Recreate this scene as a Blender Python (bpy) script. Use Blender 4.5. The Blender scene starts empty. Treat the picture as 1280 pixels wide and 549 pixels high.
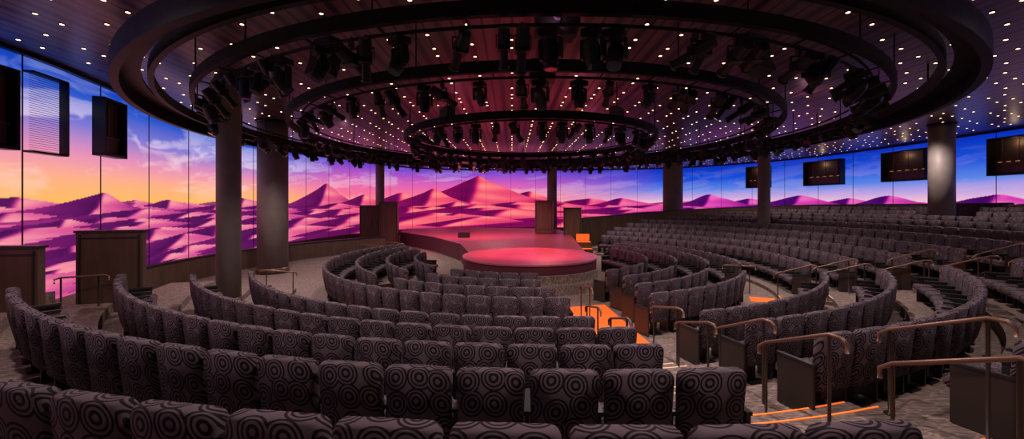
import bpy, math, random
import numpy as np
from mathutils import Vector, Matrix
random.seed(7)
rng = np.random.RandomState(11)
scene = bpy.context.scene
scene.view_settings.view_transform = 'Standard'
CX, CY = 0.7, 16.0
EYE = 3.0
CEIL = 6.6
sin, cos, rad = math.sin, math.cos, math.radians

def P(R, phi, z=0.0):
    a = rad(phi)
    return (CX + R*sin(a), CY - R*cos(a), z)

def s2l(c):
    return tuple(((v/255.0)/12.92 if v/255.0 <= 0.04045 else ((v/255.0+0.055)/1.055)**2.4) for v in c)

# ---------------------------------------------------------------- materials
def mat(name, col, rough=0.6, metal=0.0, emit=None, es=0.0, spec=0.5):
    m = bpy.data.materials.new(name); m.use_nodes = True
    b = m.node_tree.nodes['Principled BSDF']
    b.inputs['Base Color'].default_value = (*col, 1)
    b.inputs['Roughness'].default_value = rough
    b.inputs['Metallic'].default_value = metal
    b.inputs['Specular IOR Level'].default_value = spec
    if emit:
        b.inputs['Emission Color'].default_value = (*emit, 1)
        b.inputs['Emission Strength'].default_value = es
    return m

def noisy(name, c1, c2, scale, rough=0.6, metal=0.0, stretch=(1, 1, 1), detail=3):
    m = mat(name, c1, rough, metal)
    nt = m.node_tree; N = nt.nodes; L = nt.links
    tc = N.new('ShaderNodeTexCoord'); mp = N.new('ShaderNodeMapping')
    mp.inputs['Scale'].default_value = stretch
    nz = N.new('ShaderNodeTexNoise'); nz.inputs['Scale'].default_value = scale; nz.inputs['Detail'].default_value = detail
    cr = N.new('ShaderNodeValToRGB')
    cr.color_ramp.elements[0].position = 0.35; cr.color_ramp.elements[1].position = 0.65
    cr.color_ramp.elements[0].color = (*c1, 1); cr.color_ramp.elements[1].color = (*c2, 1)
    L.new(tc.outputs['Object'], mp.inputs['Vector']); L.new(mp.outputs[0], nz.inputs['Vector'])
    L.new(nz.outputs['Fac'], cr.inputs['Fac']); L.new(cr.outputs['Color'], N['Principled BSDF'].inputs['Base Color'])
    return m

M_black = mat('black_metal', (0.010, 0.010, 0.012), 0.45, spec=0.3)
M_ring = mat('ring_black', (0.006, 0.006, 0.008), 0.55, spec=0.2)
M_grey = mat('fixture_grey', (0.03, 0.03, 0.035), 0.4)
M_lens = mat('fixture_lens', (0.05, 0.05, 0.07), 0.08, 0.3)
M_col = noisy('column_paint', (0.19, 0.165, 0.15), (0.22, 0.19, 0.175), 3, 0.55)
M_wood = noisy('dark_wood_panel', (0.085, 0.048, 0.034), (0.12, 0.068, 0.046), 6, 0.4, stretch=(1, 1, 0.15))
M_end = mat('seat_end_panel', (0.035, 0.024, 0.02), 0.45)
M_plastic = mat('armrest_black', (0.02, 0.018, 0.018), 0.4)
M_bronze = mat('bronze_rail', (0.22, 0.12, 0.08), 0.4, 0.4)
M_post = mat('rail_post', (0.08, 0.06, 0.05), 0.4, 0.5)
M_orange_glow = mat('orange_carpet_glow', (0.75, 0.13, 0.02), 0.8, emit=(1.0, 0.15, 0.015), es=0.6)  # orange carpet colour, with emission standing in for orange light on it
M_orstrip = mat('orange_step_light', (1, 0.3, 0.05), 0.5, emit=(1.0, 0.16, 0.02), es=0.9)
M_whstrip = mat('warm_step_light', (1, 0.7, 0.5), 0.5, emit=(1.0, 0.62, 0.38), es=0.4)
M_dot = mat('downlight_led', (1, 0.8, 0.6), 0.5, emit=(1.0, 0.62, 0.33), es=7.0)
M_interior = mat('booth_interior', (0.07, 0.045, 0.035), 0.6)
M_amber = mat('booth_amber_lamp', (1, 0.5, 0.2), 0.5, emit=(1.0, 0.5, 0.18), es=0.3)
M_wall = mat('wall_dark', (0.02, 0.018, 0.02), 0.8)

M_fab = mat('seat_fabric_rings', (0.1, 0.09, 0.1), 0.8, spec=0.25)
nt = M_fab.node_tree; N = nt.nodes; L = nt.links
tc = N.new('ShaderNodeTexCoord'); sp = N.new('ShaderNodeSeparateXYZ'); cb = N.new('ShaderNodeCombineXYZ')
ad = N.new('ShaderNodeMath'); ad.operation = 'ADD'
oi = N.new('ShaderNodeObjectInfo')
mu = N.new('ShaderNodeMath'); mu.operation = 'MULTIPLY_ADD'; mu.inputs[1].default_value = 37.0
L.new(tc.outputs['Object'], sp.inputs[0])
L.new(sp.outputs['Y'], ad.inputs[0]); L.new(sp.outputs['Z'], ad.inputs[1])
L.new(oi.outputs['Random'], mu.inputs[0]); L.new(sp.outputs['X'], mu.inputs[2])
L.new(mu.outputs[0], cb.inputs['X']); L.new(ad.outputs[0], cb.inputs['Y'])
vo = N.new('ShaderNodeTexVoronoi'); vo.voronoi_dimensions = '2D'; vo.inputs['Scale'].default_value = 5.2
vo.inputs['Randomness'].default_value = 0.3
L.new(cb.outputs[0], vo.inputs['Vector'])
cr = N.new('ShaderNodeValToRGB'); cr.color_ramp.interpolation = 'CONSTANT'
lt = (0.145, 0.105, 0.128, 1); dk = (0.014, 0.008, 0.015, 1)
e = cr.color_ramp.elements
e[0].position = 0; e[0].color = lt
e[1].position = 0.10; e[1].color = dk
for p_, c_ in ((0.20, lt), (0.29, dk), (0.36, lt), (0.43, dk), (0.51, lt)):
    q = e.new(p_); q.color = c_
L.new(vo.outputs['Distance'], cr.inputs['Fac'])
L.new(cr.outputs['Color'], N['Principled BSDF'].inputs['Base Color'])

M_carpet = mat('patterned_carpet', (0.1, 0.08, 0.07), 0.9, spec=0.2)
nt = M_carpet.node_tree; N = nt.nodes; L = nt.links
tc = N.new('ShaderNodeTexCoord'); mp = N.new('ShaderNodeMapping'); mp.inputs['Rotation'].default_value = (0, 0, 0.6)
mp.inputs['Scale'].default_value = (1.0, 4.0, 1.0)
L.new(tc.outputs['Object'], mp.inputs[0])
v1 = N.new('ShaderNodeTexVoronoi'); v1.inputs['Scale'].default_value = 4.5; v1.feature = 'DISTANCE_TO_EDGE'
L.new(mp.outputs[0], v1.inputs['Vector'])
r1 = N.new('ShaderNodeValToRGB'); r1.color_ramp.elements[0].position = 0.03; r1.color_ramp.elements[1].position = 0.12
r1.color_ramp.elements[0].color = (0.44, 0.32, 0.27, 1); r1.color_ramp.elements[1].color = (0.19, 0.15, 0.14, 1)
L.new(v1.outputs['Distance'], r1.inputs['Fac'])
n1 = N.new('ShaderNodeTexNoise'); n1.inputs['Scale'].default_value = 14
L.new(tc.outputs['Object'], n1.inputs['Vector'])
mx = N.new('ShaderNodeMixRGB'); mx.blend_type = 'MULTIPLY'; mx.inputs['Fac'].default_value = 0.8
L.new(r1.outputs[0], mx.inputs[1]); L.new(n1.outputs['Fac'], mx.inputs[2])
mx2 = N.new('ShaderNodeMixRGB'); mx2.blend_type = 'ADD'; mx2.inputs['Fac'].default_value = 0.5
L.new(mx.outputs[0], mx2.inputs[1]); mx2.inputs[2].default_value = (0.13, 0.10, 0.092, 1)
L.new(mx2.outputs[0], N['Principled BSDF'].inputs['Base Color'])

M_ceil = mat('ceiling_planks', (0.06, 0.04, 0.04), 0.35)
nt = M_ceil.node_tree; N = nt.nodes; L = nt.links
tc = N.new('ShaderNodeTexCoord'); sp = N.new('ShaderNodeSeparateXYZ'); L.new(tc.outputs['Object'], sp.inputs[0])
md = N.new('ShaderNodeMath'); md.operation = 'PINGPONG'; md.inputs[1].default_value = 0.3
L.new(sp.outputs['X'], md.inputs[0])
mdv = N.new('ShaderNodeMath'); mdv.operation = 'DIVIDE'; mdv.inputs[1].default_value = 0.3
L.new(md.outputs[0], mdv.inputs[0])
r1 = N.new('ShaderNodeValToRGB')
e = r1.color_ramp.elements
e[0].position = 0.06; e[0].color = (0.004, 0.003, 0.004, 1)
e[1].position = 0.14; e[1].color = (0.17, 0.09, 0.092, 1)
q = e.new(0.70); q.color = (0.13, 0.066, 0.072, 1)
q = e.new(0.80); q.color = (0.025, 0.016, 0.018, 1)
L.new(mdv.outputs[0], r1.inputs['Fac']); L.new(r1.outputs[0], N['Principled BSDF'].inputs['Base Color'])

M_stage = noisy('stage_floor', (0.50, 0.06, 0.10), (0.58, 0.085, 0.13), 2.0, 0.32)
M_stage2 = noisy('stage_platform_floor', (0.36, 0.045, 0.08), (0.42, 0.06, 0.10), 2.0, 0.4)

class MB:
    def __init__(s): s.v = []; s.f = []; s.m = []; s.mats = []
    def mi(s, m):
        if m not in s.mats: s.mats.append(m)
        return s.mats.index(m)
    def add(s, vs, fs, m):
        o = len(s.v); s.v += [tuple(v) for v in vs]; k = s.mi(m)
        for f in fs: s.f.append(tuple(i+o for i in f)); s.m.append(k)
    def box(s, c, size, m, rot=0.0, M=None):
        x, y, z = (k/2 for k in size)
        vs = [Vector((a*x, b*y, d*z)) for a in (-1, 1) for b in (-1, 1) for d in (-1, 1)]
        R = Matrix.Rotation(rot, 3, 'Z') if M is None else M
        vs = [R @ v + Vector(c) for v in vs]
        s.add(vs, [(0, 1, 3, 2), (4, 6, 7, 5), (0, 4, 5, 1), (2, 3, 7, 6), (0, 2, 6, 4), (1, 5, 7, 3)], m)
    def cyl(s, p0, p1, r0, m, r1=None, n=12, caps=True):
        p0 = Vector(p0); p1 = Vector(p1); r1 = r0 if r1 is None else r1
        d = (p1-p0).normalized(); a = d.orthogonal().normalized(); b = d.cross(a)
        vs = []
        for p, r in ((p0, r0), (p1, r1)):
            for i in range(n):
                t = 2*math.pi*i/n; vs.append(p + a*cos(t)*r + b*sin(t)*r)
        fs = [(i, (i+1) % n, n+(i+1) % n, n+i) for i in range(n)]
        if caps: fs += [tuple(range(n))[::-1], tuple(range(n, 2*n))]
        s.add(vs, fs, m)
    def tube(s, pts, r, m, n=8):
        pts = [Vector(p) for p in pts]; vs = []; K = len(pts)
        for i, p in enumerate(pts):
            d = (pts[min(i+1, K-1)]-pts[max(i-1, 0)]).normalized()
            up = Vector((0, 0, 1)) if abs(d.z) < 0.95 else Vector((1, 0, 0))
            a = d.cross(up).normalized(); b = d.cross(a)
            for j in range(n):
                t = 2*math.pi*j/n; vs.append(p + a*cos(t)*r + b*sin(t)*r)
        fs = [(i*n+j, i*n+(j+1) % n, (i+1)*n+(j+1) % n, (i+1)*n+j) for i in range(K-1) for j in range(n)]
        fs += [tuple(range(n)), tuple(range((K-1)*n, K*n))[::-1]]
        s.add(vs, fs, m)
    def sector(s, r0, r1, z0, z1, a0, a1, m, step=2.0, clamp=None, cxy=None):
        full = abs(a1-a0) >= 360
        K = max(2, int(abs(a1-a0)/step)+1); vs = []
        for i in range(K+(0 if full else 1)):
            ph = a0+(a1-a0)*i/K
            for r, z in ((r0, z0), (r0, z1), (r1, z1), (r1, z0)):
                p = P(r, ph, z)
                if clamp: p = clamp(p)
                vs.append(p)
        n = len(vs)//4; fs = []
        for i in range(n if full else n-1):
            a = i*4; b = ((i+1) % n)*4
            for j in range(4):
                k = (j+1) % 4; fs.append((a+j, b+j, b+k, a+k))
        if not full: fs += [(0, 1, 2, 3), (n*4-1, n*4-2, n*4-3, n*4-4)]
        s.add(vs, fs, m)
    def mesh(s, name, smooth=False):
        me = bpy.data.meshes.new(name); me.from_pydata(s.v, [], s.f)
        for m in s.mats: me.materials.append(m)
        me.polygons.foreach_set('material_index', s.m)
        if smooth: me.polygons.foreach_set('use_smooth', [True]*len(s.f))
        me.update(); return me
    def obj(s, name, smooth=False, parent=None):
        o = bpy.data.objects.new(name, s.mesh(name, smooth)); scene.collection.objects.link(o)
        if parent: o.parent = parent
        return o

def inst(name, me, loc, rotz=0.0, parent=None):
    o = bpy.data.objects.new(name, me); scene.collection.objects.link(o)
    o.location = loc; o.rotation_euler = (0, 0, rotz)
    if parent: o.parent = parent
    return o

# ---------------------------------------------------------------- wall outline (plan curve)
ctrl = [(-10.3, -5.5), (-10.6, 2), (-11.5, 9), (-12.2, 11.6), (-13.2, 14.75), (-13.9, 18), (-14.3, 22), (-14.1, 27), (-13.0, 33),
        (-10.9, 38), (-7.5, 41), (-3.4, 42), (1, 42.2), (5, 42), (10, 41.5), (15.2, 40), (19.3, 36.7), (22.5, 31.6), (23.6, 25.7),
        (23.8, 20), (23.8, 10), (23.8, -5.5)]
def catmull(c, n=16):
    out = []
    for i in range(len(c)-1):
        p0 = c[max(i-1, 0)]; p1 = c[i]; p2 = c[i+1]; p3 = c[min(i+2, len(c)-1)]
        for k in range(n):
            t = k/n
            out.append(tuple(0.5*((2*p1[j])+(-p0[j]+p2[j])*t+(2*p0[j]-5*p1[j]+4*p2[j]-p3[j])*t*t+(-p0[j]+3*p1[j]-3*p2[j]+p3[j])*t**3) for j in (0, 1)))
    out.append(c[-1]); return np.array(out)
W = catmull(ctrl)
seg = np.hypot(*(W[1:]-W[:-1]).T); U = np.concatenate([[0], np.cumsum(seg)]); UT = U[-1]
def wp(u, off=0.0):
    x = np.interp(u, U, W[:, 0]); y = np.interp(u, U, W[:, 1])
    e_ = 0.3
    tx = np.interp(u+e_, U, W[:, 0])-np.interp(u-e_, U, W[:, 0]); ty = np.interp(u+e_, U, W[:, 1])-np.interp(u-e_, U, W[:, 1])
    l = np.hypot(tx, ty); nx, ny = ty/l, -tx/l
    return x+nx*off, y+ny*off, math.atan2(float(ty), float(tx)) if np.ndim(u) == 0 else None
az = np.degrees(np.arctan2(W[:, 0], np.maximum(W[:, 1], 0.01)))
ok = W[:, 1] > 3
def uaz(tx):
    return float(np.interp(math.degrees(math.atan(tx)), az[ok], U[ok]))
def upx(px): return uaz((px-640)/500.0)

def wall_strip(name, off, z0, z1, m, u0=0, u1=None, thick=0.12, n=240, parent=None):
    u1 = UT if u1 is None else u1
    us = np.linspace(u0, u1, n); b = MB(); vs = []
    for u in us:
        a = wp(float(u), off); c = wp(float(u), off+thick)
        for q, z in ((a, z0), (a, z1), (c, z1), (c, z0)): vs.append((q[0], q[1], z))
    fs = []
    for i in range(n-1):
        for j in range(4):
            k = (j+1) % 4; fs.append((i*4+j, i*4+k, i*4+4+k, i*4+4+j))
    fs += [(0, 1, 2, 3), (n*4-1, n*4-2, n*4-3, n*4-4)]
    b.add(vs, fs, m); return b.obj(name, parent=parent)

iL = np.argmax(W[:, 1])
def clampf(p):
    x, y, z = p
    y = max(-5.3, min(y, 41.5))
    xl = np.interp(y, W[:iL+1, 1], W[:iL+1, 0])+0.25
    xr = np.interp(-y, -W[iL:, 1], W[iL:, 0])-0.25
    return (float(min(max(x, xl), xr)), y, z)

wall_strip('wall_curved', -0.4, 0, CEIL, M_wall, thick=0.2)
b = MB(); b.box((6.7, -5.65, CEIL/2), (34.6, 0.2, CEIL), M_wall); b.obj('wall_back')
b = MB(); b.box((4.8, 18.4, -0.1), (40.0, 49.0, 0.2), M_carpet); b.obj('floor')
b = MB(); b.box((4.8, 18.4, CEIL+0.1), (40.0, 49.0, 0.2), M_ceil); b.obj('ceiling')
wall_strip('trim_wainscot', 0.02, 0, 0.55, M_wood, thick=0.14)
wall_strip('trim_screen_top', 0.02, CEIL-0.10, CEIL, M_black, thick=0.14)

# ---------------------------------------------------------------- LED screen with desert picture
G = rng.rand(256, 256)
def vn(x, y):
    xi = np.floor(x).astype(int); yi = np.floor(y).astype(int); fx = x-xi; fy = y-yi
    fx = fx*fx*fx*(fx*(6*fx-15)+10); fy = fy*fy*fy*(fy*(6*fy-15)+10)
    a = G[xi & 255, yi & 255]; b_ = G[(xi+1) & 255, yi & 255]; c = G[xi & 255, (yi+1) & 255]; d = G[(xi+1) & 255, (yi+1) & 255]
    return (a*(1-fx)+b_*fx)*(1-fy)+(c*(1-fx)+d*fx)*fy
NC, NR = 2600, 210
Z0, Z1 = 0.5, CEIL-0.02
HZ = 3.0
us = np.linspace(0, UT, NC); zs = np.linspace(Z0, Z1, NR)
UU = us[None, :]*np.ones((NR, 1)); ZZ = zs[:, None]*np.ones((1, NC))
shade = 0.50+0.1*(vn(UU*0.5, ZZ*4)-0.5); shade = shade*np.ones_like(UU)
depth = np.zeros_like(UU); ground = ZZ < HZ
UL, UM, UR = upx(60), upx(600), upx(1150)
def scl(u): return float(np.interp(u, [0, UL, upx(330), UM, upx(900), UR, UT], [0.5, 0.6, 0.95, 1.6, 1.15, 0.9, 0.7]))
dunes = []
r_ = random.Random(5)
for k in range(17):
    d = k/16.0
    u = r_.uniform(0, 3)
    while u < UT:
        s_ = scl(u)
        w = (2.6+4.2*d)*s_*r_.uniform(0.7, 1.4); Hh = (0.27+0.50*d)*s_*r_.uniform(0.5, 1.25)
        zb = HZ-0.10-2.75*d**1.25
        dunes.append((d, u, zb, Hh, w, r_.uniform(0.2, 1.3), r_.uniform(0, 6.28), 1.7))
        u += w*r_.uniform(1.3, 2.2)
for px, zb, Hh, w, k1, d, pw in ((597, 2.35, 3.75, 7.0, 0.55, 0.16, 1.05), (538, 2.4, 2.1, 4.4, 0.7, 0.19, 1.25), (500, 2.3, 1.8, 4.2, 0.5, 0.14, 1.3), (408, 2.7, 1.75, 3.2, 0.8, 0.17, 1.5), (455, 2.5, 1.3, 4.2, 0.7, 0.18, 1.5),
                       (660, 2.4, 1.9, 5.2, 0.5, 0.14, 1.4), (567, 1.8, 1.5, 4.4, 0.9, 0.33, 1.3), (125, 2.75, 0.60, 1.9, 0.8, 0.13, 1.5), (30, 2.75, 0.4, 2.0, 0.7, 0.12, 1.6), (212, 2.8, 0.36, 1.9, 0.6, 0.12, 1.6), (305, 2.8, 0.5, 2.4, 0.7, 0.12, 1.6),
                       (735, 2.6, 1.0, 4.2, 0.5, 0.13, 1.5), (780, 2.6, 1.0, 3.8, 0.7, 0.15, 1.5), (885, 2.6, 1.3, 3.4, 0.7, 0.15, 1.4), (1000, 2.7, 0.95, 3.4, 0.7, 0.15, 1.5), (940, 2.7, 0.75, 3.4, 0.5, 0.13, 1.5), (1060, 2.75, 0.65, 2.8, 0.6, 0.13, 1.5),
                       (1112, 2.7, 0.8, 2.5, 0.7, 0.14, 1.5), (1245, 2.75, 0.7, 2.4, 0.7, 0.14, 1.5)):
    dunes.append((d, upx(px), zb, Hh, w, k1, 0.7, pw))
dunes.sort(key=lambda t: t[0])
for (d, ua, zb, Hh, w, k1, ph, pw) in dunes:
    c0 = max(0, int((ua-3.2*w)/UT*NC)); c1 = min(NC, int((ua+3.2*w)/UT*NC)+1)
    if c1-c0 < 4: continue
    sl = (slice(None), slice(c0, c1)); u_ = UU[sl]; z_ = ZZ[sl]
    x = u_-ua + 0.22*w*(vn(u_/w*1.1+ph*7, z_*0+d*40)-0.5)
    prof = Hh*np.exp(-(np.abs(x)/w)**pw*1.3)*(1+0.10*(vn(u_/w*2.6+ph*3, z_*0+5)-0.5))
    top = zb+prof
    m_ = (z_ < top) & (prof > 0.02*Hh)
    t = np.clip((zb+Hh-z_)/(Hh*1.5+0.4), 0, 2)
    uc = w*(-k1*t*0.9+0.30*np.sin(3.6*t+ph)*np.minimum(t, 1))
    side = (x-uc)/w
    lit = 0.88-0.46*np.clip(side/1.5, 0, 1)
    drk = 0.04+0.40*np.clip(-side/1.2, 0, 1)**0.8
    k_ = 0.5+0.5*np.tanh(side/0.05)
    val = drk*(1-k_)+lit*k_
    val = val+0.06*np.sin((z_*9/max(0.3, scl(ua))+u_*1.3/w+3*vn(u_/w*1.5, z_*1.2/w+ph)))*(0.3+0.7*k_)
    val = val*(1-0.34*np.clip((top-z_)/(Hh+0.5)-0.3, 0, 1))
    shade[sl] = np.where(m_, val, shade[sl]); depth[sl] = np.where(m_, d, depth[sl]); ground[sl] = ground[sl] | m_
def ramp(x, stops):
    xs = [s_[0] for s_ in stops]; cs = np.array([s2l(s_[1]) for s_ in stops])
    return np.stack([np.interp(x, xs, cs[:, j]) for j in range(3)], -1)
sh = shade
warm = ramp(sh, [(0.0, (50, 12, 72)), (0.3, (112, 26, 102)), (0.52, (175, 50, 132)), (0.75, (222, 95, 150)), (1.0, (255, 175, 170))])
cool = ramp(sh, [(0.0, (38, 5, 80)), (0.3, (95, 12, 118)), (0.52, (160, 24, 142)), (0.75, (212, 62, 172)), (1.0, (245, 130, 190))])
hot = ramp(sh, [(0.0, (70, 5, 70)), (0.3, (145, 14, 90)), (0.52, (205, 34, 106)), (0.75, (242, 86, 116)), (1.0, (255, 160, 138))])
def bl(px0, px1):
    u0, u1 = upx(px0), upx(px1); return np.clip((us-u0)/(u1-u0), 0, 1)[None, :, None]
wr = bl(690, 900); wc = bl(330, 520)
dune = (warm*(1-wc)+hot*wc)*(1-wr)+cool*wr
haze = np.clip(0.30-depth*2.4, 0, 0.25)[..., None]
hz = np.array(s2l((232, 105, 155)))[None, None, :]
dune = dune*(1-haze)+hz*haze
v = ((zs-HZ)/(Z1-HZ))[:, None]*np.ones((1, NC))
skyL = ramp(v, [(0, (255, 185, 90)), (0.18, (255, 175, 130)), (0.38, (230, 145, 180)), (0.62, (125, 120, 208)), (0.85, (40, 85, 200)), (1, (14, 58, 180))])
skyC = ramp(v, [(0, (255, 150, 125)), (0.25, (245, 112, 150)), (0.55, (215, 95, 180)), (0.85, (140, 75, 200)), (1, (80, 58, 192))])
skyR = ramp(v, [(0, (248, 195, 200)), (0.16, (200, 165, 220)), (0.38, (90, 130, 225)), (0.65, (22, 78, 212)), (1, (6, 42, 178))])
sc = bl(330, 430); sr = bl(640, 830)
sky = (skyL*(1-sc)+skyC*sc)*(1-sr)+skyR*sr
def fbm(x, y):
    return vn(x, y)*0.5+vn(x*2.1+9, y*2.1)*0.27+vn(x*4.3, y*4.3+5)*0.15+vn(x*9, y*9)*0.08
warp = fbm(us[None, :]*0.35, zs[:, None]*0.9)*2.2
cl = fbm(us[None, :]*0.28+warp+3, zs[:, None]*1.5+warp*0.6-us[None, :]*0.12)
cl = np.clip((cl-0.48)/0.2, 0, 1)*np.clip(v*5, 0, 1)*np.clip((1.15-v)*1.8, 0, 1)
cc = ramp(v, [(0, (255, 210, 165)), (0.3, (252, 195, 195)), (0.6, (230, 205, 235)), (1, (160, 185, 240))])
cl = cl[..., None]*(0.75-0.55*sr)*(1-0.5*sc)
sky = sky*(1-cl)+cc*cl
img = np.where(ground[..., None], dune, sky)
img = np.clip(img, 0, 1)
wx_, wy_, _ = wp(us, 0.0)
co = np.zeros((NR, NC, 3)); co[..., 0] = wx_[None]; co[..., 1] = wy_[None]; co[..., 2] = zs[:, None]
me = bpy.data.meshes.new('led_screen')
me.vertices.add(NR*NC); me.vertices.foreach_set('co', co.reshape(-1))
I = np.arange(NR*NC).reshape(NR, NC)
q = np.stack([I[:-1, :-1], I[1:, :-1], I[1:, 1:], I[:-1, 1:]], -1).reshape(-1, 4)
nf = len(q)
me.loops.add(nf*4); me.loops.foreach_set('vertex_index', q.reshape(-1).astype(np.int32))
me.polygons.add(nf); me.polygons.foreach_set('loop_start', (np.arange(nf)*4).astype(np.int32))
me.update(calc_edges=True)
ca = me.color_attributes.new('picture', 'FLOAT_COLOR', 'POINT')
ca.data.foreach_set('color', np.concatenate([img, np.ones((NR, NC, 1))], -1).reshape(-1).astype(np.float32))
M_scr = bpy.data.materials.new('led_screen_picture'); M_scr.use_nodes = True
nt = M_scr.node_tree; nt.nodes.clear()
at = nt.nodes.new('ShaderNodeAttribute'); at.attribute_name = 'picture'
em = nt.nodes.new('ShaderNodeEmission'); em.inputs['Strength'].default_value = 1.05
ou = nt.nodes.new('ShaderNodeOutputMaterial')
nt.links.new(at.outputs['Color'], em.inputs['Color']); nt.links.new(em.outputs[0], ou.inputs['Surface'])
me.materials.append(M_scr)
scr = bpy.data.objects.new('led_screen', me); scene.collection.objects.link(scr)
b = MB()
u = 2.0
while u < UT-1:
    x, y, a = wp(u, 0.03); b.box((x, y, (Z0+Z1)/2), (0.022, 0.02, Z1-Z0), M_black, rot=a); u += 2.6
b.obj('panel_seams', parent=scr)

def booth(px0, px1, z0=4.45, z1=6.1, warm=True, depth=0.5):
    u0, u1 = upx(px0), upx(px1); uc = (u0+u1)/2; w = u1-u0
    x, y, a = wp(uc, 0.03)
    b = MB(); Rm = Matrix.Rotation(a, 3, 'Z')
    def lb(c, s, m): b.box(Rm @ Vector(c)+Vector((x, y, 0)), s, m, rot=a)
    n = -1
    zc = (z0+z1)/2; h = z1-z0; f = 0.07
    lb((0, n*depth/2, z1), (w+f, depth, f), M_black); lb((0, n*depth/2, z0), (w+f, depth, f), M_black)
    lb((-w/2, n*depth/2, zc), (f, depth, h), M_black); lb((w/2, n*depth/2, zc), (f, depth, h), M_black)
    lb((0, -0.06, zc), (w, 0.05, h), M_interior)
    lb((0, -0.14, z0+0.55), (w-0.1, 0.03, 0.05), M_bronze)
    lb((0, -0.12, z0+0.30), (w-0.15, 0.03, 0.42), M_wood)
    for k in range(3): lb(((k-1)*w/3, -0.10, zc+0.1), (0.06, 0.03, h-0.2), M_wood)
    if warm:
        for k in range(5): lb(((k-2)*w/5.5, -0.13, z0+0.62), (w*0.08, 0.03, 0.03), M_amber)
        l = bpy.data.lights.new('booth_lamp', 'POINT'); l.energy = 4.5; l.color = (1, 0.65, 0.4); l.shadow_soft_size = 0.05
        o = bpy.data.objects.new('booth_lamp', l); scene.collection.objects.link(o)
        o.location = Rm @ Vector((0, -0.3, z1-0.25))+Vector((x, y, 0))
    b.obj('viewing_booth')
booth(-60, 2, 4.25, 6.0, False, 0.3); booth(114, 142, 4.45, 6.1, False, 0.3)
for a_, b_ in ((936, 964), (1010, 1056), (1110, 1166), (1246, 1310)): booth(a_, b_, 4.4, 6.15, True, 0.45)
u0, u1 = upx(26), upx(72); x, y, a = wp((u0+u1)/2, 0.03); w = u1-u0
b = MB(); Rm = Matrix.Rotation(a, 3, 'Z')
for c, s_ in (((0, -0.10, 6.15), (w, 0.20, 0.05)), ((0, -0.10, 4.25), (w, 0.20, 0.05)), ((w/2, -0.10, 5.2), (0.03, 0.20, 1.9))):
    b.box(Rm @ Vector(c)+Vector((x, y, 0)), s_, M_black, rot=a)
for k in range(34): b.box(Rm @ Vector((0, -0.12, 4.3+k*0.055))+Vector((x, y, 0)), (w, 0.02, 0.007), M_grey, rot=a)
b.obj('louvre_shutter')

# ---------------------------------------------------------------- tiers
rows = [(9.3, .12), (10.5, .30), (11.7, .49), (12.9, .72), (14.1, .95), (15.3, 1.15), (16.5, 1.33), (17.7, 1.5), (18.9, 1.67), (20.1, 1.85), (21.3, 2.0)]
HT = dict(rows)
phend = {9.3: 152, 10.5: 152, 11.7: 151, 12.9: 149, 14.1: 146, 15.3: 141, 16.5: 135, 17.7: 130, 18.9: 124, 20.1: 118, 21.3: 112}
b = MB()
for R, h in rows:
    r1 = R+0.3+(1.8 if R > 21 else 0)
    b.sector(R-0.9, r1, 0.0, h, -74 if R < 12.5 else (-66 if R < 13.5 else -60), phend[R]+2, M_carpet, clamp=clampf)
b.obj('floor_tiers')
def fz(R, phi=0):
    z = 0
    for r, h in rows:
        if R > r-0.9: z = h
    return z if -74 < phi < 152 else 0
def aL(R): return math.degrees(math.asin(max(0.25, 0.62+(R-7.4)*0.14)/R))
def aR(R): return math.degrees(math.asin((2.2+(R-6)*0.075)/R))
b = MB()
for side in (0, 1):
    prev = 0
    for R, h in rows[:7]:
        a0, a1 = (aL(R)+0.4, (aR(R)-0.4) if R < 12 else 16.8) if side == 0 else (60.8, 66.6)
        if h-prev > 0.14: b.sector(R-1.25, R-0.9, prev, (h+prev)/2, a0, a1, M_carpet)
        for rr, zz in ((R-1.25, (h+prev)/2), (R-0.9, h)):
            if rr == R-1.25 and h-prev <= 0.14: continue
            mt = M_orstrip if (R < 10 or R > 12) else M_whstrip
            b.sector(rr-0.004, rr+0.014, zz+0.002, zz+0.010, a0+0.3, a1-0.3, mt)
        prev = h
b.obj('aisle_steps')
b = MB()
def runner(R0, R1, z):
    n = 8; vs = []
    for i in range(n+1):
        R = R0+(R1-R0)*i/n
        vs += [P(R, aL(R)+0.6, z), P(R, aR(R)-0.6, z)]
    b.add(vs, [(2*i, 2*i+1, 2*i+3, 2*i+2) for i in range(n)], M_orange_glow)
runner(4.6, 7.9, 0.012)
b.sector(7.6, 8.3, 0.0, 0.012, 61, 66, M_orange_glow); b.sector(4.4, 7.6, 0.0, 0.012, -44, -39, M_orange_glow)
b.sector(12.1, 12.9, 0.72, 0.73, 61, 66, M_orange_glow)
b.obj('glowing_carpet_runner')  # carpet strips whose orange glow is put into the material

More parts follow.
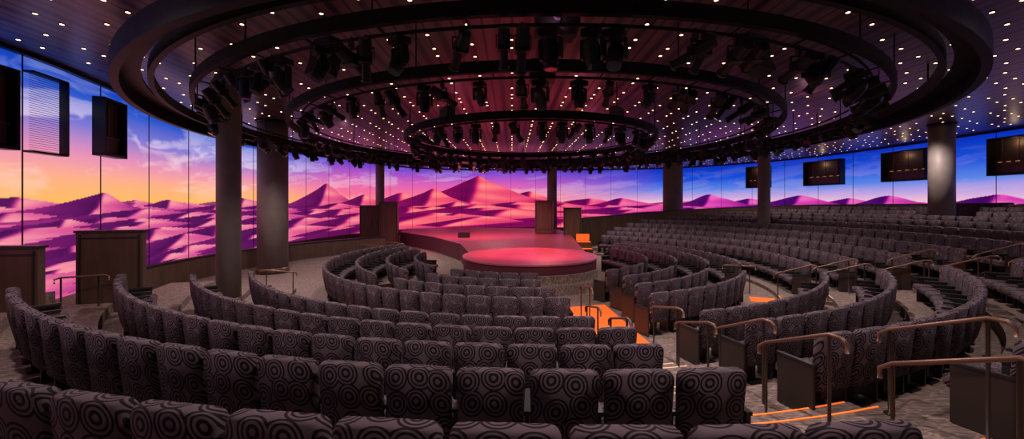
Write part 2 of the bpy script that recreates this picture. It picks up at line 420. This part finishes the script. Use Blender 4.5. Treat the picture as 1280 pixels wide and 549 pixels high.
# ---------------------------------------------------------------- seat
def seat_mesh(end=0):
    b = MB()
    w, z0, z1, r, th = 0.270, 0.30, 1.0, 0.07, 0.055
    out = [(-w+0.02, z0), (w-0.02, z0)]
    for k in range(6):
        t = k/5*math.pi/2; out.append((w-r+r*cos(t), z1-r+r*sin(t)))
    for k in range(1, 4): out.append((w-r-(2*w-2*r)*k/4, z1+0.012*sin(math.pi*k/4)))
    for k in range(6):
        t = math.pi/2+k/5*math.pi/2; out.append((-w+r+r*cos(t), z1-r+r*sin(t)))
    n = len(out); loops = []
    for (dy, sc_) in ((-th, 0.93), (-th+0.018, 0.985), (0, 1.0), (th-0.018, 0.985), (th, 0.93)):
        lp = []
        for (x, z) in out:
            xx = x*sc_; zz = 0.65+(z-0.65)*(sc_ if sc_ == 1 else 1-(1-sc_)*0.75)
            lp.append((xx, dy-0.06*(1-(xx/w)**2)*0.6-0.10*(zz-0.4), zz))
        loops.append(lp)
    vs = [p for lp in loops for p in lp]
    fs = [(i*n+j, i*n+(j+1) % n, (i+1)*n+(j+1) % n, (i+1)*n+j) for i in range(4) for j in range(n)]
    for base, flip in ((0, False), (4*n, True)):
        cxm = len(vs)
        vs.append((0, (-th if base == 0 else th)-0.045-0.10*0.27, 0.67))
        for j in range(n):
            f = (base+j, base+(j+1) % n, cxm); fs.append(f[::-1] if not flip else f)
    b.add(vs, fs, M_fab)
    def pad(x0, x1, y0, y1, za, zb, m, bv=0.03):
        vs = []
        for z, i in ((za, bv), (za+bv, 0), (zb-bv, 0), (zb, bv)):
            for (x, y) in ((x0+i, y0), (x1-i, y0), (x1, y0+bv), (x1, y1-bv), (x1-i, y1-i), (x0+i, y1-i), (x0, y1-bv), (x0, y0+bv)):
                vs.append((x, y, z))
        fs = [(i*8+j, i*8+(j+1) % 8, (i+1)*8+(j+1) % 8, (i+1)*8+j) for i in range(3) for j in range(8)]
        fs += [tuple(range(8))[::-1], tuple(range(24, 32))]
        b.add(vs, fs, m)
    pad(-0.25, 0.25, 0.05, 0.50, 0.34, 0.48, M_fab)
    b.box((0, 0.24, 0.32), (0.44, 0.36, 0.05), M_plastic)
    b.box((0, 0.16, 0.16), (0.07, 0.16, 0.32), M_black); b.box((0, 0.16, 0.012), (0.26, 0.32, 0.024), M_black)
    sides = [1] if end == 0 else ([1, -1])
    for s_ in sides:
        x = 0.285*s_
        b.box((x, 0.2, 0.62), (0.055, 0.40, 0.035), M_plastic)
        b.box((x, 0.14, 0.33), (0.03, 0.24, 0.60), M_plastic)
    if end:
        x = -0.31*end
        b.box((x, 0.18, 0.31), (0.035, 0.46, 0.60), M_end); b.box((x, 0.18, 0.63), (0.05, 0.48, 0.03), M_plastic)
    me = b.mesh('theater_armchair')
    for p in me.polygons:
        if p.material_index == 0: p.use_smooth = True
    return me
SM = {0: seat_mesh(0), 1: seat_mesh(1), -1: seat_mesh(-1)}
cnt = 0
cols_xy = []
def seat_row(R, a0, a1, z, sp=0.575):
    global cnt
    st = math.degrees(sp/R); n = int((a1-a0)/st)
    if n < 1: return
    st0 = (a1-a0-n*st)/2+st/2
    for i in range(n):
        ph = a0+st0+i*st
        x, y, _ = P(R-0.05, ph)
        if any((x-c[0])**2+(y-c[1])**2 < (c[2]+0.5)**2 for c in cols_xy): continue
        e_ = 0 if 0 < i < n-1 else (1 if i == 0 else -1)
        inst('theater_armchair', SM[e_], (x, y, z), rad(ph)); cnt += 1

def column(px, d, dia, z0=0.0):
    x = (px-640)/500*d; b = MB(); r = dia/2
    b.cyl((x, d, z0), (x, d, CEIL), r, M_col, n=40); b.cyl((x, d, z0), (x, d, z0+0.25), r*1.06, M_wood, n=40)
    b.cyl((x, d, CEIL-0.12), (x, d, CEIL), r*1.1, M_black, n=40)
    o = b.obj('column')
    for p in o.data.polygons:
        if len(p.vertices) == 4: p.use_smooth = True
    cols_xy.append((x, d, r)); return x
column(286, 11.3, 0.60, 0.12); column(341, 17.5, 1.2, 0); column(475, 34, 0.72, 0); column(690, 33.0, 0.8, 0.95)
column(841, 31, 1.45, 0); column(955, 22.5, 0.62, 0.72); column(1177, 18, 0.88, 1.5)

for R in (4.4, 5.4, 6.4, 7.4):
    a_l = {4.4: -104, 5.4: -114, 6.4: -120, 7.4: -125}[R]; a_r = {4.4: 122, 5.4: 132, 6.4: 136, 7.4: 138}[R]
    if R < 7: seat_row(R, a_l, -45, 0); seat_row(R, -38.5, aL(R), 0)
    else: seat_row(R, a_l, aL(R), 0)
    seat_row(R, aR(R), 59.5, 0); seat_row(R, 68, a_r, 0)
for R, al in ((9.3, -64), (10.5, -54), (11.7, -53), (12.9, -42), (14.1, -38)):
    seat_row(R, al, aL(R), HT[R]); seat_row(R, aR(R) if R < 12 else 17.5, 60, HT[R])
seat_row(15.3, 19, 60, HT[15.3])
for R, h in rows: seat_row(R, 67.5, phend[R]-1, h)
print('seats', cnt)

b = MB(); vs = []; NPP = 50
for i in range(NPP+1):
    t = i/NPP; ph = 96+t*68; R = np.interp(ph, [96, 112, 118, 124, 130, 135, 141, 147, 164], [22.3, 22.0, 21.0, 19.9, 18.6, 17.5, 16.2, 15.0, 13.0])
    zt = np.interp(ph, [96, 118, 135, 150, 164], [3.0, 2.9, 2.6, 2.2, 1.9])
    for r__, z_ in ((R, 0), (R, zt), (R+0.14, zt), (R+0.14, 0)):
        vs.append(clampf(P(float(r__), ph, float(z_))))
fs = [(i*4+j, i*4+4+j, i*4+4+(j+1) % 4, i*4+(j+1) % 4) for i in range(NPP) for j in range(4)]
b.add(vs, fs, M_wood)
vs2 = []
for i in range(NPP+1):
    for j, dz in ((1, 0.0), (1, 0.06), (2, 0.06), (2, 0.0)):
        p = vs[i*4+j]; vs2.append((p[0], p[1], p[2]+dz))
b.add(vs2, fs, M_plastic)
b.obj('parapet_wall')

def panel_box(name, x, y, z0, w, d, h, rot):
    b = MB(); Rm = Matrix.Rotation(rot, 3, 'Z')
    def lb(c, s, m): b.box(Rm @ Vector(c)+Vector((x, y, z0)), s, m, rot=rot)
    lb((0, 0, h/2), (w, d, h), M_wood); lb((0, 0, h+0.025), (w+0.06, d+0.06, 0.05), M_plastic)
    for s_ in (-1, 1):
        lb((0, s_*(d/2+0.01), h*0.12), (w-0.1, 0.02, 0.02), M_plastic)
        lb((w/2-0.07, s_*(d/2+0.01), h/2), (0.03, 0.02, h-0.1), M_plastic); lb((-w/2+0.07, s_*(d/2+0.01), h/2), (0.03, 0.02, h-0.1), M_plastic)
        lb((0, s_*(d/2+0.01), h-0.12), (w-0.1, 0.02, 0.03), M_plastic)
    return b.obj(name)
panel_box('entrance_wall', -9.3, 9.3, 0.49, 1.25, 0.14, 1.85, 0.28)
panel_box('entrance_wall', -10.05, 7.6, 0.0, 2.0, 0.14, 2.15, 0.1)
for (xx, yy, w_, h_) in ((-10.6, 30, 1.4, 2.85), (-8.9, 29, 1.25, 3.1)):
    panel_box('stage_portal', xx, yy, 0.0, w_, 0.9, h_, 0.15)
for (xx, yy, w_, h_) in ((2.3, 28.5, 1.25, 2.25), (4.15, 27.5, 1.2, 1.9)):
    panel_box('stage_portal', xx, yy, 0.95 if xx < 3 else 0.0, w_, 0.9, h_ if xx < 3 else 2.7, -0.15)
b = MB()
b.sector(13.2, 13.32, 0, 0.85, -138, -76, M_wood); b.sector(13.15, 13.37, 0.85, 0.9, -138, -76, M_plastic)
b.obj('balustrade_wall')

# ---------------------------------------------------------------- stage
b = MB()
def poly_prism(pts, z0, z1, mt, ms):
    n = len(pts); vs = [(x, y, z0) for x, y in pts]+[(x, y, z1) for x, y in pts]
    b.add(vs, [tuple(range(n, 2*n))], mt); b.add(vs, [(i, (i+1) % n, n+(i+1) % n, n+i) for i in range(n)], ms)
disc = [P(2.62, k*5) for k in range(72)]
M_skirt = mat('stage_skirt', (0.12, 0.025, 0.04), 0.5)
M_rim = mat('stage_rim', (0.6, 0.14, 0.18), 0.35)
poly_prism([(p[0], p[1]) for p in disc], 0.0, 0.95, M_stage, M_skirt)
poly_prism([(-1.75, 16.8), (3.15, 16.8), (3.4, 20), (3.9, 26), (4.1, 30), (3.6, 34), (-3, 36), (-9, 34), (-8.4, 30), (-5.0, 25.5), (-2.7, 21)], 0.0, 0.90, M_stage2, M_skirt)
b.sector(2.55, 2.66, 0.90, 0.958, 0, 360, M_rim)
b.sector(2.75, 3.1, 0.0, 0.32, -60, 60, M_carpet); b.sector(2.7, 2.8, 0.32, 0.6, -60, 60, M_carpet)
b.obj('round_stage')
b = MB(); b.box((4.35, 24.3, 0.35), (0.8, 0.7, 0.7), M_wood); b.box((4.35, 23.7, 0.17), (0.8, 0.5, 0.34), M_wood)
b.box((4.35, 24.3, 0.705), (0.8, 0.7, 0.01), M_orange_glow); b.box((4.35, 23.7, 0.345), (0.8, 0.5, 0.01), M_orange_glow); b.box((4.35, 24.6, 0.95), (0.8, 0.05, 0.4), M_orange_glow)
b.obj('stage_stairs')
b = MB(); b.box((-5.6, 21.2, 0.28), (1.3, 0.9, 0.56), M_wood); b.box((-5.6, 20.7, 0.14), (1.3, 0.5, 0.28), M_wood)
b.box((-5.6, 20.66, 0.30), (1.3, 0.04, 0.02), M_orstrip); b.obj('stage_stairs')
b = MB(); b.box((-3.0, 25.0, 1.06), (0.7, 0.4, 0.3), M_black); b.box((-3.0, 24.79, 1.06), (0.6, 0.02, 0.22), M_grey); b.obj('stage_monitor')

# ---------------------------------------------------------------- handrails
def rail(p0, p1, h=0.92, r=0.02):
    p0 = Vector(p0); p1 = Vector(p1); d = (p1-p0); dh = Vector((d.x, d.y, 0)).normalized()
    b = MB(); a = p0+Vector((0, 0, h)); c = p1+Vector((0, 0, h))
    b.tube([p0+Vector((0, 0, 0.0)), a-Vector((0, 0, 0.02))], 0.016, M_post)
    b.tube([p1-Vector((0, 0, 0.3)), c-Vector((0, 0, 0.02))], 0.016, M_post)
    b.cyl(p0, p0+Vector((0, 0, 0.02)), 0.05, M_post)
    s = d.z/max(0.01, math.hypot(d.x, d.y))
    e1 = a-dh*0.10-Vector((0, 0, 0.10*s)); e2 = c+dh*0.12
    pts = [e1-Vector((0, 0, 0.12)), e1-Vector((0, 0, 0.03)), a, c, e2, e2+dh*0.05-Vector((0, 0, 0.04)), e2+dh*0.05-Vector((0, 0, 0.12))]
    b.tube(pts, r, M_bronze, n=10); b.obj('handrail', smooth=True)
def rrail(R0, phi, run=0.75, rise=0.33, phi1=None):
    z = fz(R0, phi); rail(P(R0, phi, z), P(R0+run, phi if phi1 is None else phi1, z+rise))
rrail(11.62, 11.0); rrail(12.85, 11.4); rrail(12.15, 16.2); rrail(10.5, 12.6); rrail(9.6, 12.4, 0.7, 0.2); rrail(8.6, 13.5, 0.7, 0.15); rrail(13.6, 15.5)
rrail(7.9, 6.0, 0.7, 0.15); rrail(9.2, 6.2, 0.7, 0.2); rrail(6.0, 10, 0.6, 0.1)
for R0 in (8.3, 9.5, 10.7, 11.9, 13.1, 14.3, 15.5, 16.8): rrail(R0, 61.2, 0.8, 0.3)
for R0 in (9.4, 11.2, 13.0, 15.1): rrail(R0, 66.6, 0.8, 0.3)
rrail(8.3, -63, 0.7, 0.1); rrail(7.0, 70, 0.7, 0)
rail((-9.7, 8.6, 0.49), (-9.2, 8.9, 0.49))
rail((-7.6, 4.6, 0.95), (-7.0, 4.55, 0.95))
for phi in (-118, -128): rail(P(8.2, phi), P(9.4, phi))

# ---------------------------------------------------------------- ceiling downlights
b = MB()
def dot(x, y, r=0.038):
    n = 6; z = CEIL-0.012
    b.add([(x+r*cos(2*math.pi*k/n), y+r*sin(2*math.pi*k/n), z) for k in range(n)], [tuple(range(n))[::-1]], M_dot)
    b.cyl((x, y, CEIL), (x, y, z+0.001), r*1.3, M_black, n=6, caps=False)
def inside(x, y):
    if y > 41 or y < -4.5: return False
    xl = np.interp(y, W[:iL+1, 1], W[:iL+1, 0])+0.5; xr = np.interp(-y, -W[iL:, 1], W[iL:, 0])-0.5
    return xl < x < xr
i = 0
x = -13.5
while x < 23.5:
    y = -3.0+(i % 3)*0.5; k = 0
    while y < 41:
        if inside(x, y): dot(x, y)
        y += (0.75, 0.45, 1.0)[k % 3]*1.0; k += 1
    x += 0.9; i += 1
b.obj('ceiling_downlights')

# ---------------------------------------------------------------- lighting fixtures
def moving_head(tilt):
    b = MB()
    b.cyl((0, 0, 0.12), (0, 0, 0.0), 0.03, M_black, n=8)
    b.box((0, 0, -0.05), (0.34, 0.30, 0.12), M_black); b.cyl((0, 0, -0.11), (0, 0, -0.15), 0.10, M_grey, n=14)
    b.box((0, 0, -0.17), (0.40, 0.12, 0.04), M_grey)
    for s_ in (-1, 1): b.box((0.185*s_, 0, -0.33), (0.05, 0.13, 0.34), M_black)
    d = Vector((0, sin(tilt), -cos(tilt))); c = Vector((0, 0, -0.42))
    b.cyl(c-d*0.24, c-d*0.14, 0.10, M_grey, 0.145, n=16); b.cyl(c-d*0.14, c+d*0.16, 0.145, M_black, 0.135, n=16)
    b.cyl(c+d*0.16, c+d*0.26, 0.115, M_grey, 0.125, n=16); b.cyl(c+d*0.255, c+d*0.265, 0.105, M_lens, n=16)
    return b.mesh('moving_head')
def profile(tilt):
    b = MB()
    b.cyl((0, 0, 0.14), (0, 0, -0.08), 0.025, M_black, n=8); b.box((0, 0, 0.0), (0.07, 0.09, 0.11), M_grey)
    b.box((0, 0, -0.09), (0.30, 0.04, 0.02), M_black)
    for s_ in (-1, 1): b.box((0.15*s_, 0, -0.2), (0.015, 0.04, 0.24), M_black)
    d = Vector((0, sin(tilt), -cos(tilt))); c = Vector((0, 0, -0.28))
    b.cyl(c-d*0.34, c-d*0.06, 0.11, M_black, 0.125, n=14); b.box(c, (0.24, 0.2, 0.2), M_black)
    b.cyl(c+d*0.06, c+d*0.42, 0.075, M_black, 0.085, n=14); b.cyl(c+d*0.42, c+d*0.46, 0.105, M_grey, 0.105, n=14)
    b.cyl(c+d*0.455, c+d*0.465, 0.08, M_lens, n=14)
    return b.mesh('profile_spot')
MH = [moving_head(t) for t in (0.0, 0.35, 0.8, -0.5)]; PR = [profile(t) for t in (0.7, 1.0, 1.25)]

def truss_ring(R, zb, width, nfix, hang, scale=0.8):
    b = MB()
    b.sector(R+width-0.05, R+width+0.05, zb-0.02, zb+0.20, 0, 360, M_ring, step=3)
    for dr, dz in ((0, 0), (0, 0.2)):
        b.tube([P(R+dr, k*4, zb+dz) for k in range(91)], 0.028, M_ring, n=8)
    for k in range(48):
        b.cyl(P(R, k*7.5, zb), P(R+width, k*7.5, zb+0.05), 0.016, M_ring, n=5, caps=False)
    for k in range(hang): b.cyl(P(R+width, k*360/hang, zb+0.2), P(R+width, k*360/hang, CEIL), 0.015, M_black, n=6)
    o = b.obj('lighting_truss_ring')
    for k in range(nfix):
        ph = k*360/nfix+random.uniform(-2.2, 2.2); t = random.random()
        mesh = random.choice(MH) if t < 0.45 else random.choice(PR)
        x, y, z = P(R, ph, zb-0.08)
        f = inst('moving_head' if t < 0.45 else 'profile_spot', mesh, (x, y, z), rad(ph)+random.uniform(-0.6, 0.6), parent=o)
        f.scale = (scale*random.uniform(0.85, 1.1),)*3
    return o
truss_ring(10.2, 5.60, 0.35, 112, 24, 0.85)
truss_ring(8.05, 5.52, 0.4, 78, 20, 0.78)
truss_ring(4.5, 5.42, 0.3, 48, 12, 0.8)
b = MB()
b.sector(11.72, 11.86, 5.46, 5.84, 0, 360, M_ring, step=2.5)
b.sector(11.40, 11.8, 5.76, 5.82, 0, 360, M_ring, step=2.5)
b.sector(11.20, 11.30, 5.66, 5.90, 0, 360, M_ring, step=2.5)
for k in range(24): b.cyl(P(11.5, k*15, 5.8), P(11.5, k*15, CEIL), 0.02, M_black, n=6)
b.obj('ceiling_ring')

def line_array(x, y, z, rot, n=6):
    b = MB()
    for k in range(n):
        t = k*0.07; Mx = Matrix.Rotation(rot, 3, 'Z') @ Matrix.Rotation(-t, 3, 'X')
        b.box(Vector((x, y, z-k*0.15)) + Matrix.Rotation(rot, 3, 'Z') @ Vector((0, -0.008*k*k, 0)), (0.6, 0.32, 0.14), M_black, M=Mx)
    b.box((x, y, z+0.11), (0.5, 0.26, 0.04), M_grey, rot=rot)
    b.cyl((x, y, z+0.11), (x, y, CEIL-0.01), 0.02, M_black, n=6)
    b.obj('line_array_speaker')
for R, ph, n in ((9.0, -30, 5), (9.0, 27, 5), (6.6, 0, 3), (3.6, -55, 3), (3.6, 55, 3)):
    x, y, _ = P(R, ph); line_array(x, y, 6.25, rad(ph), n)
b = MB(); x, y, _ = P(9.0, 0.5); b.box((x, y, 6.25), (0.75, 0.5, 0.5), M_black); b.box((x, y, 5.95), (0.6, 0.4, 0.12), M_grey)
b.cyl((x, y, 6.4), (x, y, CEIL-0.01), 0.03, M_black); b.cyl((x, y-0.25, 6.2), (x, y-0.33, 6.2), 0.1, M_lens); b.obj('video_projector')

# ---------------------------------------------------------------- lights
def spot(loc, target, energy, col, size=100, blend=0.8, r=0.15):
    l = bpy.data.lights.new('spot', 'SPOT'); l.energy = energy; l.color = col; l.spot_size = rad(size); l.spot_blend = blend; l.shadow_soft_size = r
    o = bpy.data.objects.new('spot_lamp', l); scene.collection.objects.link(o); o.location = loc
    d = Vector(target)-Vector(loc); o.rotation_euler = d.to_track_quat('-Z', 'Y').to_euler(); return o
wcol = (1.0, 0.79, 0.74)
for k in range(8):
    p = P(9.2, k*45+10, 4.95); q = P(9.6, k*45+10, 0); spot(p, q, 530, wcol, 145)
for k in range(5):
    p = P(6.2, k*72, 5.0); q = P(6.0, k*72, 0); spot(p, q, 330, wcol, 135)
for ph in (-28, 2, 32):
    p = P(13.4, ph, 6.3); q = P(13.2, ph, 0); spot(p, q, 440, wcol, 135)
for ph in (72, 95, 118):
    p = P(17.0, ph, 6.3); q = P(16.8, ph, 0); spot(p, q, 580, wcol, 140)
for k in range(3):
    p = P(4.2, k*120+45, 4.8); spot(p, (CX, CY+1, 0.95), 1100, (1.0, 0.25, 0.32), 60)
spot((-2.5, 24, 6.0), (-2.5, 28, 0.95), 1700, (1.0, 0.18, 0.30), 120)
for k in range(4):
    p = P(3.2, k*90+30, 5.1); spot(p, (p[0], p[1]+0.3, 9), 75, (1.0, 0.12, 0.28), 150)
for ph in (-110, 70, 180, 0):
    p = P(9.3, ph, 5.95); spot(p, (p[0], p[1], 9), 16, (0.85, 0.35, 0.5), 165)

w = bpy.data.worlds.new('World'); scene.world = w; w.use_nodes = True
w.node_tree.nodes['Background'].inputs[0].default_value = (0.5, 0.4, 0.5, 1); w.node_tree.nodes['Background'].inputs[1].default_value = 0.02

cam = bpy.data.cameras.new('camera'); cam.sensor_width = 36; cam.lens = 500/1280*36; cam.shift_y = -19.5/1280
cam.clip_start = 0.05; cam.clip_end = 200
co_ = bpy.data.objects.new('camera', cam); scene.collection.objects.link(co_)
co_.location = (0, 0, EYE); co_.rotation_euler = (math.pi/2, 0, 0)
scene.camera = co_
